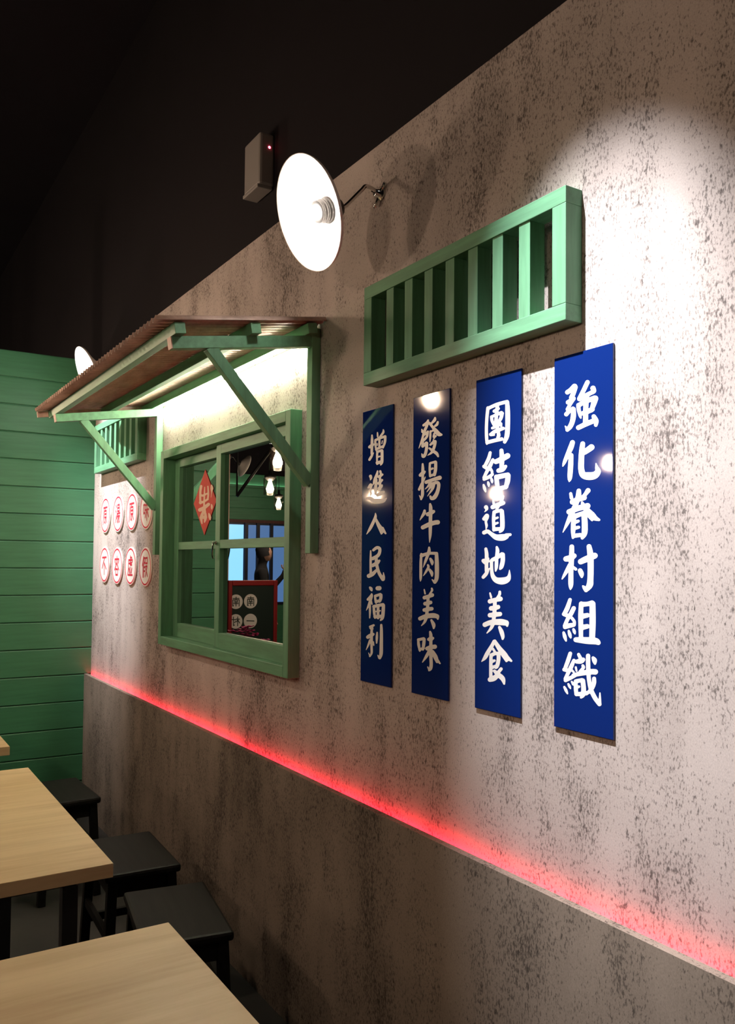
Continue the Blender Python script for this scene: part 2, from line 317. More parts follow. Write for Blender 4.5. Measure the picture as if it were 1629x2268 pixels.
GL = {
  '強': '400,1275,110 480,1225,115 575,1145,140;590,1160,125 545,1310,115 500,1410,115;415,1520,105 490,1480,110 550,1430,110;550,1440,95 470,1570,85 405,1690,90;375,1810,105 450,1735,95 540,1675,100;550,1690,115 550,1850,125 520,2000,120 470,2110,115 400,2190,90;400,2190,80 370,2130,50 345,2095,20;885,1050,105 800,1230,105 720,1380,100 690,1430,90;695,1440,110 830,1375,110 990,1290,95;1015,1195,120 1035,1260,105 1000,1300,80;860,1390,125 850,1600,120 845,1800,120 840,2040,120;670,1590,100 680,1700,95 710,1830,75 730,1895,40;680,1590,105 850,1500,110 1050,1425,115;1065,1440,145 1025,1580,120 975,1720,90;710,1800,85 850,1760,110 1000,1690,110;670,2130,110 850,2040,115 1030,1960,115;1035,1860,105 1090,1960,110 1080,2060,80',
  '化': '442,270,100 405,380,110 335,530,90 275,670,70 242,750,22;415,530,95 408,700,105 395,900,105 388,1000,85 378,1062,20;650,300,95 632,450,110 622,650,115 622,800,120 660,920,130 770,945,155 890,925,140 950,850,110 930,780,70 912,695,22;822,375,120 760,420,115 690,465,110',
  '眷': '405,1295,62 420,1380,72;570,1245,92 562,1350,110 520,1490,100 430,1690,105 345,1880,80 242,2085,14;755,1245,98 690,1330,75 620,1390,70;440,1465,105 560,1415,105 680,1385,100;370,1665,105 560,1595,110 745,1550,115;640,1490,60 720,1620,110 830,1740,140 890,1790,100 970,1825,48;770,1720,110 835,1835,40;470,1770,95 460,1900,95 455,2050,92 452,2190,50;480,1760,100 580,1722,90 660,1690,80;680,1740,110 690,1900,118 685,2090,112 640,2190,60;470,1885,75 560,1852,60;470,2000,75 570,1975,60;470,2150,85 600,2130,80',
  '村': '430,185,95 425,400,105 412,700,100 410,950,100 402,1050,30;310,430,110 400,415,125 480,370,95;390,560,90 325,680,80 265,780,55 227,845,22;465,605,55 510,640,62;610,490,110 720,440,125 885,375,115;775,190,95 800,350,118 806,600,118 800,850,118 785,960,125 715,1065,70;715,1060,80 680,1010,70 650,975,25;598,670,92 625,735,95 632,800,40',
  '組': '392,1250,75 345,1400,95 285,1520,92;265,1540,80 350,1575,80;468,1425,90 410,1540,92 345,1640,80 285,1780,82;290,1805,85 380,1775,95 470,1760,80;430,1620,60 480,1690,62 482,1760,60;262,1920,55 285,2000,78 312,2085,38;368,1885,48 390,1960,72 408,2018,40;465,1850,50 482,1895,65 495,1940,30;620,1335,90 610,1600,100 617,2010,85;630,1350,105 740,1345,90 830,1330,105;842,1345,115 845,1700,122 836,2020,112;640,1590,105 740,1570,92;640,1812,105 740,1790,92;515,2060,100 730,2072,135 900,2080,130 955,2110,90',
  '織': '412,250,82 372,380,92 305,560,85;280,590,80 360,612,80;490,400,72 430,540,92 355,690,80 310,785,80;312,820,82 420,770,82 520,715,80;440,600,50 490,650,45;285,965,50 322,1035,66 355,1105,34;372,900,42 398,950,58 422,1000,24;445,850,40 480,900,65;590,275,65 625,345,75;550,425,85 640,415,115 685,390,90;532,545,45 548,620,42;680,515,60 690,560,70 620,640,62;480,715,80 650,675,100 850,645,112 935,648,115;530,840,80 535,1000,88 545,1120,75;550,840,90 660,815,80;680,830,98 698,1000,98 685,1120,98 645,1180,50;560,970,62 600,955,55;545,1110,85 690,1105,90 820,1065,65;788,310,88 790,500,90 802,750,85 832,950,85 872,1070,92 940,1200,92 1020,1310,85;1025,1310,70 1030,1200,48 1030,1080,26;912,785,80 908,880,90 860,1000,85 760,1105,60;890,355,60 920,410,98 930,480,48',
  '團': '492,1110,90 462,1400,88 450,1700,86 458,1950,88 462,2080,46;490,1125,92 700,1035,92 880,985,92 1000,960,92;1000,965,100 1012,1200,122 1012,1600,122 992,1850,120 935,2010,85;470,2035,98 700,1970,98 860,1935,92;745,1070,90 722,1300,90 705,1500,92 722,1600,90 770,1700,92 762,1880,62;660,1200,85 730,1160,80 780,1135,65;590,1350,82 602,1450,82 640,1560,58;600,1345,70 740,1285,82 850,1245,90;870,1260,92 840,1380,92 780,1490,80;640,1530,85 760,1470,80;610,1650,70 740,1590,92 830,1530,80;845,1530,60 845,1600,55;565,1820,85 700,1730,102 900,1655,82;570,1840,55 660,1830,50;772,1760,82 790,1850,72 740,1890,50',
  '結': '478,125,70 442,260,88 362,420,82;332,440,80 400,485,80;540,290,72 480,420,92 402,560,82 332,700,72;335,740,72 450,685,82 530,625,70;480,490,70 520,555,62 522,620,52;325,870,50 348,950,78 372,1025,38;428,800,40 442,850,68 447,905,28;502,710,48 520,770,68 525,820,28;610,335,110 720,290,122 870,210,125;735,85,88 747,250,108 742,420,102 735,520,90;670,540,100 760,510,112 830,445,70;620,680,100 640,850,102 672,990,58;630,690,112 760,660,112 880,630,92;882,650,112 870,780,112 832,915,90;660,955,92 760,930,102 850,900,82',
  '道': '382,1370,98 398,1415,62 345,1482,12;332,1640,82 400,1565,92 408,1610,80 378,1700,60 395,1800,60 380,1882,18;335,1960,92 420,1930,92 500,1985,92 620,2060,130 760,2062,150 845,2040,110;840,2010,80 930,1995,62;545,1195,42 560,1290,62;775,1130,50 742,1220,70 620,1440,55;535,1370,100 660,1320,102 775,1280,92;570,1485,80 556,1650,76 562,1900,66;580,1482,82 660,1465,72 730,1450,80;745,1470,92 757,1700,102 750,1870,95 700,1940,46;580,1640,56 650,1612,50;580,1762,56 650,1732,50;570,1880,92 690,1870,82',
  '地': '395,165,75 415,300,92 412,500,92 412,700,86;335,450,95 400,470,140 455,400,55;332,850,82 402,770,92 452,680,60 482,630,14;515,470,70 560,430,92 680,370,92 780,300,92;800,310,102 802,450,102 772,590,100 738,650,46;660,130,56 677,220,90 657,400,86 650,600,82 632,700,34;532,470,80 540,700,82 572,830,105 650,915,135 780,935,165 900,900,140 950,820,80 958,670,14',
  '美': '495,1220,40 522,1320,56;730,1200,60 722,1270,72 660,1340,42;495,1420,110 620,1390,102 745,1370,112;525,1590,112 610,1582,112 690,1562,105;495,1755,110 620,1742,112 735,1730,105;612,1420,92 610,1600,92 587,1850,92;370,1985,115 520,1930,122 750,1920,150 880,1940,130;905,1960,80 905,2010,50;572,1960,92 522,2070,72 420,2190,24;725,2045,70 772,2150,102 802,2260,85 800,2320,50',
  '食': '590,215,66 540,330,92 440,490,102 372,610,92 288,705,18;610,215,80 720,390,112 840,550,140 890,640,120 885,700,40;890,600,110 1000,690,50;570,400,56 612,470,62;522,560,82 516,800,82 516,1110,80;530,550,92 620,512,82 680,510,80;700,530,92 702,650,92 672,800,92 640,850,70;550,700,82 605,682,62;540,850,82 650,810,72;495,1140,110 580,1110,130 650,1060,110 690,975,82 762,880,80;600,930,70 700,1020,112 800,1110,112 835,1230,48',
  '發': '652,1010,56 620,1080,82 515,1155,72;655,1060,72 602,1200,82 540,1340,82 492,1510,66 432,1690,50 370,1850,14;465,1275,34 482,1350,72;857,945,55 842,1010,88 772,1085,62;935,1070,58 912,1140,78 860,1180,62;705,1105,80 800,1230,84 880,1330,122 960,1420,122 1040,1440,62;530,1440,72 650,1345,62;642,1350,72 612,1500,72 502,1620,72;502,1580,60 482,1780,72;490,1790,72 600,1685,92;612,1690,92 602,1870,88 562,2030,92 502,2085,92 462,2005,28;722,1330,50 717,1500,62 706,1660,18;732,1345,50 820,1305,62;832,1400,50 822,1500,72 872,1482,62;842,1530,42 790,1612,12;720,1735,62 830,1645,90 862,1660,82 822,1830,82 760,1960,72 636,2052,18;692,1840,60 800,1920,84 900,1985,92 945,2070,56',
  '揚': '462,90,50 467,250,84 462,500,72 457,750,78 457,950,86 418,1085,56;418,1080,50 365,975,18;395,405,92 470,345,112 520,310,62;362,810,72 432,650,62 502,530,50 542,450,18;667,80,60 660,250,62 672,440,60;680,72,62 820,42,72;827,60,82 822,250,88 792,400,82;700,240,62 745,222,58;680,425,72 800,385,72;562,605,98 750,535,92 935,482,112;662,640,72 612,720,52 530,800,18;722,640,72 682,740,62 578,880,14;782,640,72 742,780,72 598,997,14;720,660,90 850,612,82 902,645,92 902,750,92 862,900,102 792,1020,112 712,1060,82 680,1000,62',
  '牛': '517,1400,72 502,1470,90 440,1570,62 380,1668,14;605,1500,110 690,1465,112 765,1425,92;465,1870,112 640,1785,122 800,1732,122 880,1722,122;672,1215,56 687,1330,98 682,1600,98 677,1900,92 672,2100,76 655,2290,14',
  '肉': '382,305,60 370,500,72 368,800,72 365,930,60 360,1000,14;385,345,92 560,292,72 720,292,72;762,300,82 772,600,102 767,900,98 722,1010,82;715,1010,70 655,948,26;580,145,50 577,240,84 532,370,76 482,500,62 430,642,14;612,430,62 652,510,84 657,580,30;550,585,50 562,640,62 502,750,56 430,862,14;590,700,62 642,780,84 652,860,38',
  '美2': '455,1195,34 477,1300,42;645,1175,45 652,1230,56 590,1310,36;462,1400,96 560,1372,92 655,1342,96;478,1552,96 550,1542,92 615,1525,92;458,1712,92 560,1692,96 645,1682,92;552,1400,78 545,1600,78 522,1800,82;350,1930,102 500,1872,112 680,1852,122 780,1872,102;795,1890,70 795,1935,46;502,1920,82 462,2020,62 382,2112,18;637,1970,56 692,2080,92 695,2170,42',
  '味': '332,450,60 352,620,82 382,780,48;340,462,82 490,432,82;507,450,82 492,600,92 472,740,62;380,740,82 490,702,72;635,455,92 690,445,122 750,425,72;592,712,112 690,675,112 800,662,122;672,245,56 692,350,92 692,600,86 692,900,92 702,1150,92 682,1270,92 640,1325,46;645,1310,50 605,1225,34;640,800,92 562,940,82 455,1102,22;742,800,92 820,950,122 865,1075,80;850,1000,80 940,1120,44',
  '增': '520,1115,56 522,1300,92 516,1500,92 512,1750,82;432,1515,92 500,1475,122 570,1422,62;432,1945,80 502,1830,82 582,1700,18;705,1025,40 712,1150,56 710,1192,14;900,935,40 892,1040,76 740,1220,42;630,1320,72 642,1480,72 660,1632,40;640,1282,82 800,1212,82 960,1162,82;962,1180,82 950,1350,82 890,1535,56;660,1590,82 780,1535,82 890,1490,82;770,1240,72 770,1520,72;700,1395,32 700,1460,32;870,1305,32 850,1400,32;700,1675,72 690,1850,66 690,2095,46;700,1675,82 850,1622,82;857,1640,92 857,1850,96 850,2020,92 812,2115,36;720,1845,62 780,1825,52;700,2045,110 850,2000,102',
  '進': '415,325,92 428,380,72 405,450,12;352,665,62 420,585,92 432,640,72 407,740,52 432,840,52 410,912,18;335,990,92 420,990,112 520,1060,145 680,1062,145 800,1050,102 890,972,22;625,175,40 602,290,82 542,430,82 488,595,18;582,430,82 570,650,84 562,850,84;702,190,72 722,260,62;645,350,62 700,325,82 765,285,62;645,545,72 700,502,82 760,445,60;662,690,82 730,642,82 760,592,40;692,320,72 702,700,72;620,890,92 720,832,112 805,792,72',
  '人': '560,1425,28 562,1530,82 502,1680,92 402,1880,86 298,2045,18;572,1590,62 642,1750,102 720,1890,130 745,1980,100 735,2040,28;760,1880,110 860,2020,48',
  '民': '450,335,72 540,275,82 612,305,82 612,400,82 562,490,92 430,562,92;375,355,38 375,600,62 375,800,62 382,985,72;430,745,92 540,685,102 605,622,60;325,1025,108 430,972,102 520,880,72;522,560,82 542,750,82 602,950,82 700,1105,98;715,1105,70 722,1040,60 712,930,18',
  '福': '355,1320,50 387,1360,84 407,1410,38;560,1350,110 605,1350,115;402,1495,40 392,1550,82 302,1642,72;402,1560,72 342,1750,72 258,1935,16;350,1720,62 357,1950,56 350,2135,32;395,1700,42 412,1770,36;490,1545,50 502,1650,62 520,1745,38;500,1552,72 630,1512,72;647,1530,82 642,1620,82 612,1700,62;520,1702,82 630,1672,72;457,1820,62 472,2000,72 492,2135,48;460,1832,82 580,1802,82 700,1782,82;712,1800,82 702,2000,88 682,2130,82 635,2192,36;572,1800,72 572,2130,72;525,1962,42 625,1942,42;490,2102,82 690,2082,82',
  '利': '425,250,66 540,212,72;470,290,130 485,320,100;480,380,78 472,600,92 477,900,76 477,1080,72 418,1195,46;420,1180,44 380,1080,22;355,580,110 430,542,132 530,492,82;422,680,62 372,830,62 300,988,16;522,740,62 547,840,38;650,440,48 642,600,78 635,770,42;777,210,70 782,400,92 780,800,102 772,1100,106 732,1235,80;715,1230,70 672,1150,30',
  '福倒': '345,620,80 322,760,70 317,950,62 322,1130,66;547,630,36 557,850,50 540,1010,52;452,650,26 442,900,46 432,1190,52;330,880,66 400,900,62 545,830,40;320,1110,90 430,1080,62 540,1010,62;305,1330,110 440,1260,102 565,1160,92;442,1200,72 455,1340,62;400,1380,70 470,1370,50;395,1420,84 350,1560,90 370,1735,36;472,1420,62 475,1560,90 445,1690,38;335,1560,82 480,1540,92;652,600,38 662,700,80 652,820,26 637,960,14;652,1165,34 660,1240,60 655,1305,18;575,1430,38 602,1530,82 612,1610,34',
}
UG = {
  '原': '12,12 92,10;18,12 16,55 2,96;52,14 44,26;34,28 34,60;34,28 78,27;78,27 77,60;34,44 77,43;34,60 77,60;56,60 56,90;56,90 46,85;38,68 28,88;72,68 88,86',
  '湯': '12,8 22,18;6,34 17,42;6,92 22,58;42,8 42,38;42,8 82,7;82,7 82,38;42,22 82,22;42,38 82,38;32,50 94,48;46,50 28,74;42,62 88,61;88,61 84,88;84,88 74,92;60,63 38,90;74,63 54,94',
  '味': '6,26 8,66;6,26 32,25;32,25 31,66;8,64 31,63;42,28 90,26;38,50 96,48;66,6 66,96;64,52 36,84;68,52 97,82',
  '不': '6,14 94,12;54,14 6,66;50,40 50,96;56,44 92,70',
  '容': '50,4 52,14;10,18 8,32;10,18 92,17;92,17 86,30;38,26 24,40;62,26 78,38;50,36 6,70;50,36 94,68;28,66 30,94;28,66 72,66;72,66 70,94;30,93 70,93',
  '虛': '50,2 50,18;50,10 76,10;18,22 90,21;90,21 84,32;18,22 16,60 4,92;30,38 74,34;52,24 50,44;50,44 80,44;40,56 40,88;60,56 60,88;26,62 34,80;82,60 72,80;18,92 92,91',
  '假': '24,4 4,44;16,34 16,96;30,10 30,96;30,10 52,10;52,10 51,32;30,32 51,31;32,52 50,51;32,70 50,69;62,10 90,9;90,9 88,34;62,34 90,33;60,48 88,47;88,47 56,94;62,56 94,92',
  '南': '14,16 86,15;50,2 50,30;12,30 12,96;12,30 88,30;88,30 88,94;88,94 78,91;36,38 42,50;64,38 58,50;28,54 72,54;24,70 76,70;50,54 50,94',
  '一': '6,52 94,47',
  '村': '6,28 46,26;27,4 27,96;27,32 4,68;28,38 46,56;50,32 96,30;78,4 78,92;78,92 64,86;56,48 64,64',
}

# ================================================================== setting
WT = 2.816          # top of the house fronts
XE = -5.427         # end wall
win = (-3.985, -2.592, 1.148, 2.080)     # window hole, outer frame
VENTS = ((-2.106, -1.284, 2.073, 2.366), (-5.245, -4.362, 2.078, 2.371))
def wall_with_holes():
    holes = [(win[0]+.01, win[1]-.01, win[2]+.01, win[3]-.01)]+[(a+.02, b-.02, c+.02, d-.02) for a, b, c, d in VENTS]  # vent recesses added so the wall behind the bars falls into shade
    xs = sorted({XE, 3.0, *[h[0] for h in holes], *[h[1] for h in holes]}); zs = sorted({0.0, WT, *[h[2] for h in holes], *[h[3] for h in holes]})
    bm = bmesh.new()
    inside = lambda x, z: any(h[0] < x < h[1] and h[2] < z < h[3] for h in holes)
    for x0, x1 in zip(xs, xs[1:]):
        for z0, z1 in zip(zs, zs[1:]):
            if not inside((x0+x1)/2, (z0+z1)/2): bx(bm, x0, x1, 0, .10, z0, z1)
    bmesh.ops.remove_doubles(bm, verts=bm.verts, dist=1e-5)
    return finish(bm, 'wall_right', M_WALL)
tag(wall_with_holes(), 'mottled grey brown concrete board wall with window and signs', 'wall', kind='structure')
LZ = .836           # ledge height
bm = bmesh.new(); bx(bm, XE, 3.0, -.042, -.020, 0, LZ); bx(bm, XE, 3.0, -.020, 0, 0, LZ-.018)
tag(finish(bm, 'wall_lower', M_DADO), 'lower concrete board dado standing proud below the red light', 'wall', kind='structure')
tag(box('wall_upper', -12, 3.0, .03, .10, WT, 4.6, M_BLACKWALL), 'black painted wall above the house front', 'wall', kind='structure')
tag(box('floor', -12, 3.2, -6.2, .1, -.05, 0, M_FLOOR), 'dark cement floor of the dining room', 'floor', kind='structure')
tag(box('ceiling', -12, 3.2, -6.2, .1, 4.6, 4.65, M_CEIL), 'high black ceiling', 'ceiling', kind='structure')
tag(box('wall_left', -12, 3.2, -6.25, -6.2, 0, 4.6, M_BLACKWALL), 'dark wall across the dining room', 'wall', kind='structure')
tag(box('wall_back', 3.0, 3.05, -6.2, .1, 0, 4.6, M_BLACKWALL), 'dark wall behind the camera', 'wall', kind='structure')
# end wall of green boards, boards lapped like clapboard
EW = -.78
tag(box('wall_end', XE-.06, XE-.012, EW, 0.0, 0, WT, M_PLANK), 'green clapboard end wall meeting the concrete wall', 'wall', kind='structure')
wend = bpy.data.objects['wall_end']
PH = .1655; base = 1.0-6*PH
def plank_mesh(L, h, name, q_=1.0):
    bm = bmesh.new()
    prof = ((0, .0025), (.011, .0025), (.0135, .0055), (.0135+.004*(q_-1), h-.008), (.011, h-.0025), (0, h-.0025))
    A = [bm.verts.new((p, 0, q)) for p, q in prof]; B = [bm.verts.new((p, -L, q)) for p, q in prof]
    bm.faces.new(A); bm.faces.new(B[::-1])
    for i in range(len(A)): bm.faces.new((A[i], B[i], B[(i+1) % len(A)], A[(i+1) % len(A)]))
    bmesh.ops.recalc_face_normals(bm, faces=bm.faces)
    me = bpy.data.meshes.new(name); bm.to_mesh(me); bm.free(); me.materials.append(M_PLANK); return me
pm = plank_mesh(-EW, PH, 'plank')
k = 0
while base+k*PH < WT-.05:
    o = link('plank', pm, None, wend); o.location = (XE-.012, 0, base+k*PH)
    if base+(k+1)*PH > WT: o.scale = (1, 1, (WT-base-k*PH)/PH)
    k += 1
tag(box('trim_1', XE-.07, XE+.015, EW-.045, EW, 0, WT, M_BROWN), 'dark red brown corner post at the open end of the green wall', 'trim', kind='structure')
# far room, seen only in the window's mirror glass
XF = -11.5
tag(box('wall_far', XF-.1, XF-.012, -6.2, .03, 0, WT, M_PLANK), 'far green board wall seen mirrored in the window', 'wall', kind='structure')
wfar = bpy.data.objects['wall_far']
tag(box('wall_beyond', XF-.2, XF-.1, -6.2, .1, 0, 4.6, M_BLACKWALL), 'black wall above the far green wall', 'wall', kind='structure')
pf = plank_mesh(3.6, .17, 'plank_far'); z = 2.17
while z < WT-.02:
    o = link('plank', pf, None, wfar); o.location = (XF-.012, -2.3, z); z += .17
lr = box('ledge', 0, .05, -5.9, -2.3, 2.64, 2.655, M_PLANK, wfar); lr.location = (XF, 0, 0)
lp = box('ledge_lip', .042, .05, -5.9, -2.3, 2.655, 2.68, M_PLANK, wfar); lp.location = (XF, 0, 0)
ls = box('ledge_light', .012, .022, -5.9, -2.3, 2.656, 2.662, mat('cove light', (1, 1, 1), .5, emit=(1, .95, .8), estr=25), wfar); ls.location = (XF, 0, 0)
tag(box('trim_2', XF+.0, XF+.03, -5.6, -2.4, 2.12, 2.165, M_BROWN), 'dark red brown lintel over the far blue window', 'trim', kind='structure')
wn = empty('window_2', (XF, -4.0, .9)); tag(wn, 'far blue daylit shopfront window mirrored in the glass', 'window', kind='structure')
def loc_box(name, x0, x1, y0, y1, z0, z1, mt, par, bev=0):
    L = par.location; return box(name, x0-L.x, x1-L.x, y0-L.y, y1-L.y, z0-L.z, z1-L.z, mt, par, bev)
loc_box('backing', XF-.01, XF, -5.3, -2.6, .9, 2.12, M_NAVY, wn)
for y0, y1, mt in ((-3.68, -3.36, M_SKY), (-3.88, -3.76, M_SKYDIM), (-4.10, -3.94, M_SKYDIM), (-4.7, -4.16, M_SKYDIM), (-3.28, -2.7, M_SKYDIM)):
    loc_box('pane', XF, XF+.012, y0, y1, .94, 2.09, mt, wn)
for y in (-3.72, -3.91, -4.13, -3.32): loc_box('mullion', XF, XF+.035, y-.025, y+.025, .9, 2.12, M_NAVY, wn)

# ================================================================== window with green frame
wx0, wx1, wz0, wz1 = win
w1 = empty('window_1', ((wx0+wx1)/2, 0, wz0)); tag(w1, 'green wooden sliding window with dark reflecting panes', 'window', kind='structure')
T = .040
loc_box('jamb', wx0, wx0+T, -.045, .10, wz0, wz1, M_GREEN, w1, .002)
loc_box('jamb', wx1-T, wx1, -.045, .10, wz0, wz1, M_GREEN, w1, .002)
loc_box('head', wx0+T, wx1-T, -.045, .10, wz1-T, wz1, M_GREENX, w1, .002)
loc_box('sill', wx0+T, wx1-T, -.045, .10, wz0, wz0+T, M_GREENX, w1, .002)
loc_box('backing', wx0+T, wx1-T, .085, .10, wz0+T, wz1-T, M_BLACKWALL, w1)
def sash(x0, x1, y0, y1, sl, sr):
    r = []
    z0, z1 = wz0+T, wz1-T
    s = loc_box('sash', x0, x0+sl, y0, y1, z0, z1, M_GREEN, w1, .0015)          # left stile carries the rest of the sash
    def sub(n, *a):
        o = loc_box(n, *a, w1, .0015 if n != 'pane' else 0)
        o.parent = s; return o
    sub('stile', x1-sr, x1, y0, y1, z0, z1, M_GREEN)
    sub('top_rail', x0+sl, x1-sr, y0, y1, z1-.042, z1, M_GREENX)
    sub('bottom_rail', x0+sl, x1-sr, y0, y1, z0, 1.252, M_GREENX)
    sub('glazing_bar', x0+sl, x1-sr, y0, y1, 1.602, 1.638, M_GREENX)
    ym = y1-.012
    sub('pane', x0+sl, x1-sr, ym, ym+.004, 1.638, z1-.042, M_GLASS)
    sub('pane', x0+sl, x1-sr, ym, ym+.004, 1.252, 1.602, M_GLASS)
    return s
sash(wx0+T, -3.30, .015, .045, .060, .05)
sash(-3.335, wx1-T, -.018, .013, .050, .050)
# latch on the meeting stile
la = lathe('latch', ((0, 0), (.008, .001), (.008, .006), (.004, .008), (.004, .018), (0, .018)), 12, M_STEEL, w1, (0, -1, 0), (-3.315-w1.location.x, -.018, 1.625-wz0))
tube('latch_lever', [(-3.315, -.034, 1.628), (-3.317, -.036, 1.600), (-3.322, -.034, 1.572), (-3.320, -.03, 1.560)], .0045, M_STEEL, None)
lv = bpy.data.objects['latch_lever']; lv.parent = la; lv.location = (-w1.location.x, 0, -wz0)
# upside-down fortune paper on the left pane
dm = empty('fortune_paper', (-3.588, .031, 1.814)); tag(dm, 'red diamond paper with upside down beige character on the left pane', 'paper')
bm = bmesh.new()
for y in (0, -.0015):
    pass
cs = [(0, .148), (-.139, 0), (0, -.148), (.139, 0)]
A = [bm.verts.new((x, -.0005, zz)) for x, zz in cs]; B = [bm.verts.new((x, .0008, zz)) for x, zz in cs]
bm.faces.new(A); bm.faces.new(B[::-1])
for i in range(4): bm.faces.new((A[i], A[(i+1) % 4], B[(i+1) % 4], B[i]))
finish(bm, 'sheet', M_PAPER, dm)
a = AFF['福倒']
glyph('character', parse(GL['福倒']), lambda x, y, l: (a[0]*x+a[1]*y+a[2]-dm.location.x, -.0012-l*1e-6, a[3]*x+a[4]*y+a[5]-dm.location.z), M_INK, dm)

# ================================================================== awning over the window
aw = empty('awning', (-3.30, 0, 1.578)); tag(aw, 'green timber awning with rusty corrugated roof over the window', 'awning')
def AB(n, a, b, w, h, mt, par=None, bev=.0015, side=(1, 0, 0)):
    o = beam(n, Vector(a)-aw.location, Vector(b)-aw.location, w, h, mt, aw, bev, side)
    if par is not None: o.parent = par
    return o
SL = .155; A0 = 2.312
at_top = lambda y: A0+SL*y
ARM_END = -.515
for xc in (-2.4775, -4.107):
    br = AB('bracket', (xc, -.018, 1.578), (xc, -.018, 2.335), .036, .032, M_GREEN)
    AB('arm', (xc, -.004, A0-.019), (xc, ARM_END, A0-.019+SL*ARM_END), .034, .038, M_GREENX, br)
    AB('brace', (xc, -.390, A0-.038+SL*-.39+.005), (xc, -.030, 1.812), .030, .036, M_GREEN, br)
    AB('raw_end', (xc, ARM_END, A0-.019+SL*ARM_END), (xc, ARM_END-.003, A0-.019+SL*(ARM_END-.003)), .033, .036, M_TRIMWOOD, br, 0)
for yc, n in ((-.503, 0), (-.254, 0), (-.050, 0)):
    zc = at_top(yc)+.017
    AB('purlin', (-4.24, yc, zc), (-2.425, yc, zc), .034, .034, M_GREENX, side=(0, 1, SL))
# corrugated sheet
bm = bmesh.new(); X0, X1, PIT, AMP = -4.26, -2.412, .038, .0095; n = int((X1-X0)/PIT*8); rows = []
for yy in (-.580, -.40, -.20, -.004):
    zc = at_top(yy)+.034+AMP+.002
    rows.append([bm.verts.new((X0+(X1-X0)*i/n, yy, zc+AMP*math.sin(2*math.pi*(i/8)))) for i in range(n+1)])
for A, B in zip(rows, rows[1:]):
    for i in range(n): bm.faces.new((A[i], A[i+1], B[i+1], B[i]))
bmesh.ops.translate(bm, vec=-aw.location, verts=bm.verts)
ro = finish(bm, 'roof_sheet', M_RUST, aw, True); sm = ro.modifiers.new('t', 'SOLIDIFY'); sm.thickness = .0012
AB('edge_trim', (-4.25, -.01, at_top(-.01)+.022), (-4.25, -.57, at_top(-.57)+.022), .012, .028, M_TRIMWOOD)
lt = tube('light_tube', [Vector((-4.06, -.0165, 2.288))-aw.location, Vector((-2.53, -.0165, 2.288))-aw.location], .009, M_TUBE, aw); lt['label'] = 'glowing white light tube under the awning'
AB('tube_holder', (-4.07, -.004, 2.300), (-2.52, -.004, 2.300), .006, .020, M_SHADE, side=(0, 1, 0))

# ================================================================== vent grilles
def vent(x0, x1, z0, z1, label):
    v = empty('vent_grille', ((x0+x1)/2, 0, z0)); tag(v, label, 'vent grille', 'green vent grilles')
    t = .041; d = -.050
    loc_box('top_rail', x0, x1, d, 0, z1-t+.004, z1, M_GREENX, v, .0015)
    loc_box('bottom_rail', x0, x1, d, 0, z0, z0+t-.004, M_GREENX, v, .0015)
    loc_box('side_rail', x0, x0+t, d, 0, z0+t-.004, z1-t+.004, M_GREEN, v, .0015)
    loc_box('side_rail', x1-t, x1, d, 0, z0+t-.004, z1-t+.004, M_GREEN, v, .0015)
    loc_box('backing', x0+.02, x1-.02, .045, .055, z0+.02, z1-.02, M_WALL, v)  # wall surface set back in an added recess to shade the gaps
    sp = (x1-x0-2*t)/8
    for i in range(7):
        c = x0+t+sp*(i+1)
        loc_box('bar', c-.0185, c+.0185, d+.004, 0, z0+t-.004, z1-t+.004, M_GREEN, v, .0012)
    return v
vent(*VENTS[0], 'green wooden vent grille with seven upright bars above the blue signs')
vent(*VENTS[1], 'green wooden vent grille above the round red and white signs')

# ================================================================== blue signs
SX = ((-2.179, -2.012), (-1.910, -1.744), (-1.636, -1.470), (-1.362, -1.193))
SIGN = ('增進人民福利', '發揚牛肉美味', '團結道地美食', '強化眷村組織')
SL_ = ('tall blue sign with six white brush characters, nearest the window', 'tall blue sign with white characters reflecting a lamp at its top', 'tall blue sign whose top white character sits in a square frame', 'tall blue sign with white characters, rightmost and brightest of the four')
for (x0, x1), txt, lb in zip(SX, SIGN, SL_):
    s = empty('blue_sign', ((x0+x1)/2, 0, 1.191)); tag(s, lb, 'sign', 'blue slogan signs')
    loc_box('board', x0, x1, -.006, -.0005, 1.191, 2.010, M_BLUE, s, .0012)
    for i, ch in enumerate(txt):
        key = ch+'2' if (ch == '美' and txt[0] == '發') else ch
        a = AFF[key]
        glyph('character', parse(GL[key]), lambda x, y, l: (a[0]*x+a[1]*y+a[2]-s.location.x, -.0063-l*1e-6, a[3]*x+a[4]*y+a[5]-s.location.z), M_WHITE, s)

# ================================================================== round signs
def unit_glyph(name, ch, cx, y, cz, w, h, pen, mt, parent, mirror=1, axis='x'):
    st = [[(p[0], p[1], pen) for p in s] for s in parse(UG[ch])]
    def fn(x, yy, l):
        u = (x-50)/100*w*mirror; v = (50-yy)/100*h
        return (cx+u, y-l*1e-6, cz+v) if axis == 'x' else (y+l*1e-6, cx+u, cz+v)
    return glyph(name, st, fn, mt, parent)
DC = ((-5.126, 1.819), (-4.852, 1.817), (-4.582, 1.815), (-4.324, 1.813), (-5.126, 1.521), (-4.854, 1.517), (-4.589, 1.518), (-4.325, 1.516))
RL = ('leftmost round sign of the upper row', 'round sign second from left in the upper row', 'round sign third from left in the upper row', 'rightmost round sign of the upper row', 'leftmost round sign of the lower row', 'round sign second from left in the lower row', 'round sign third from left in the lower row', 'rightmost round sign of the lower row')
DD = (.215, .212, .208, .205, .215, .212, .208, .205)
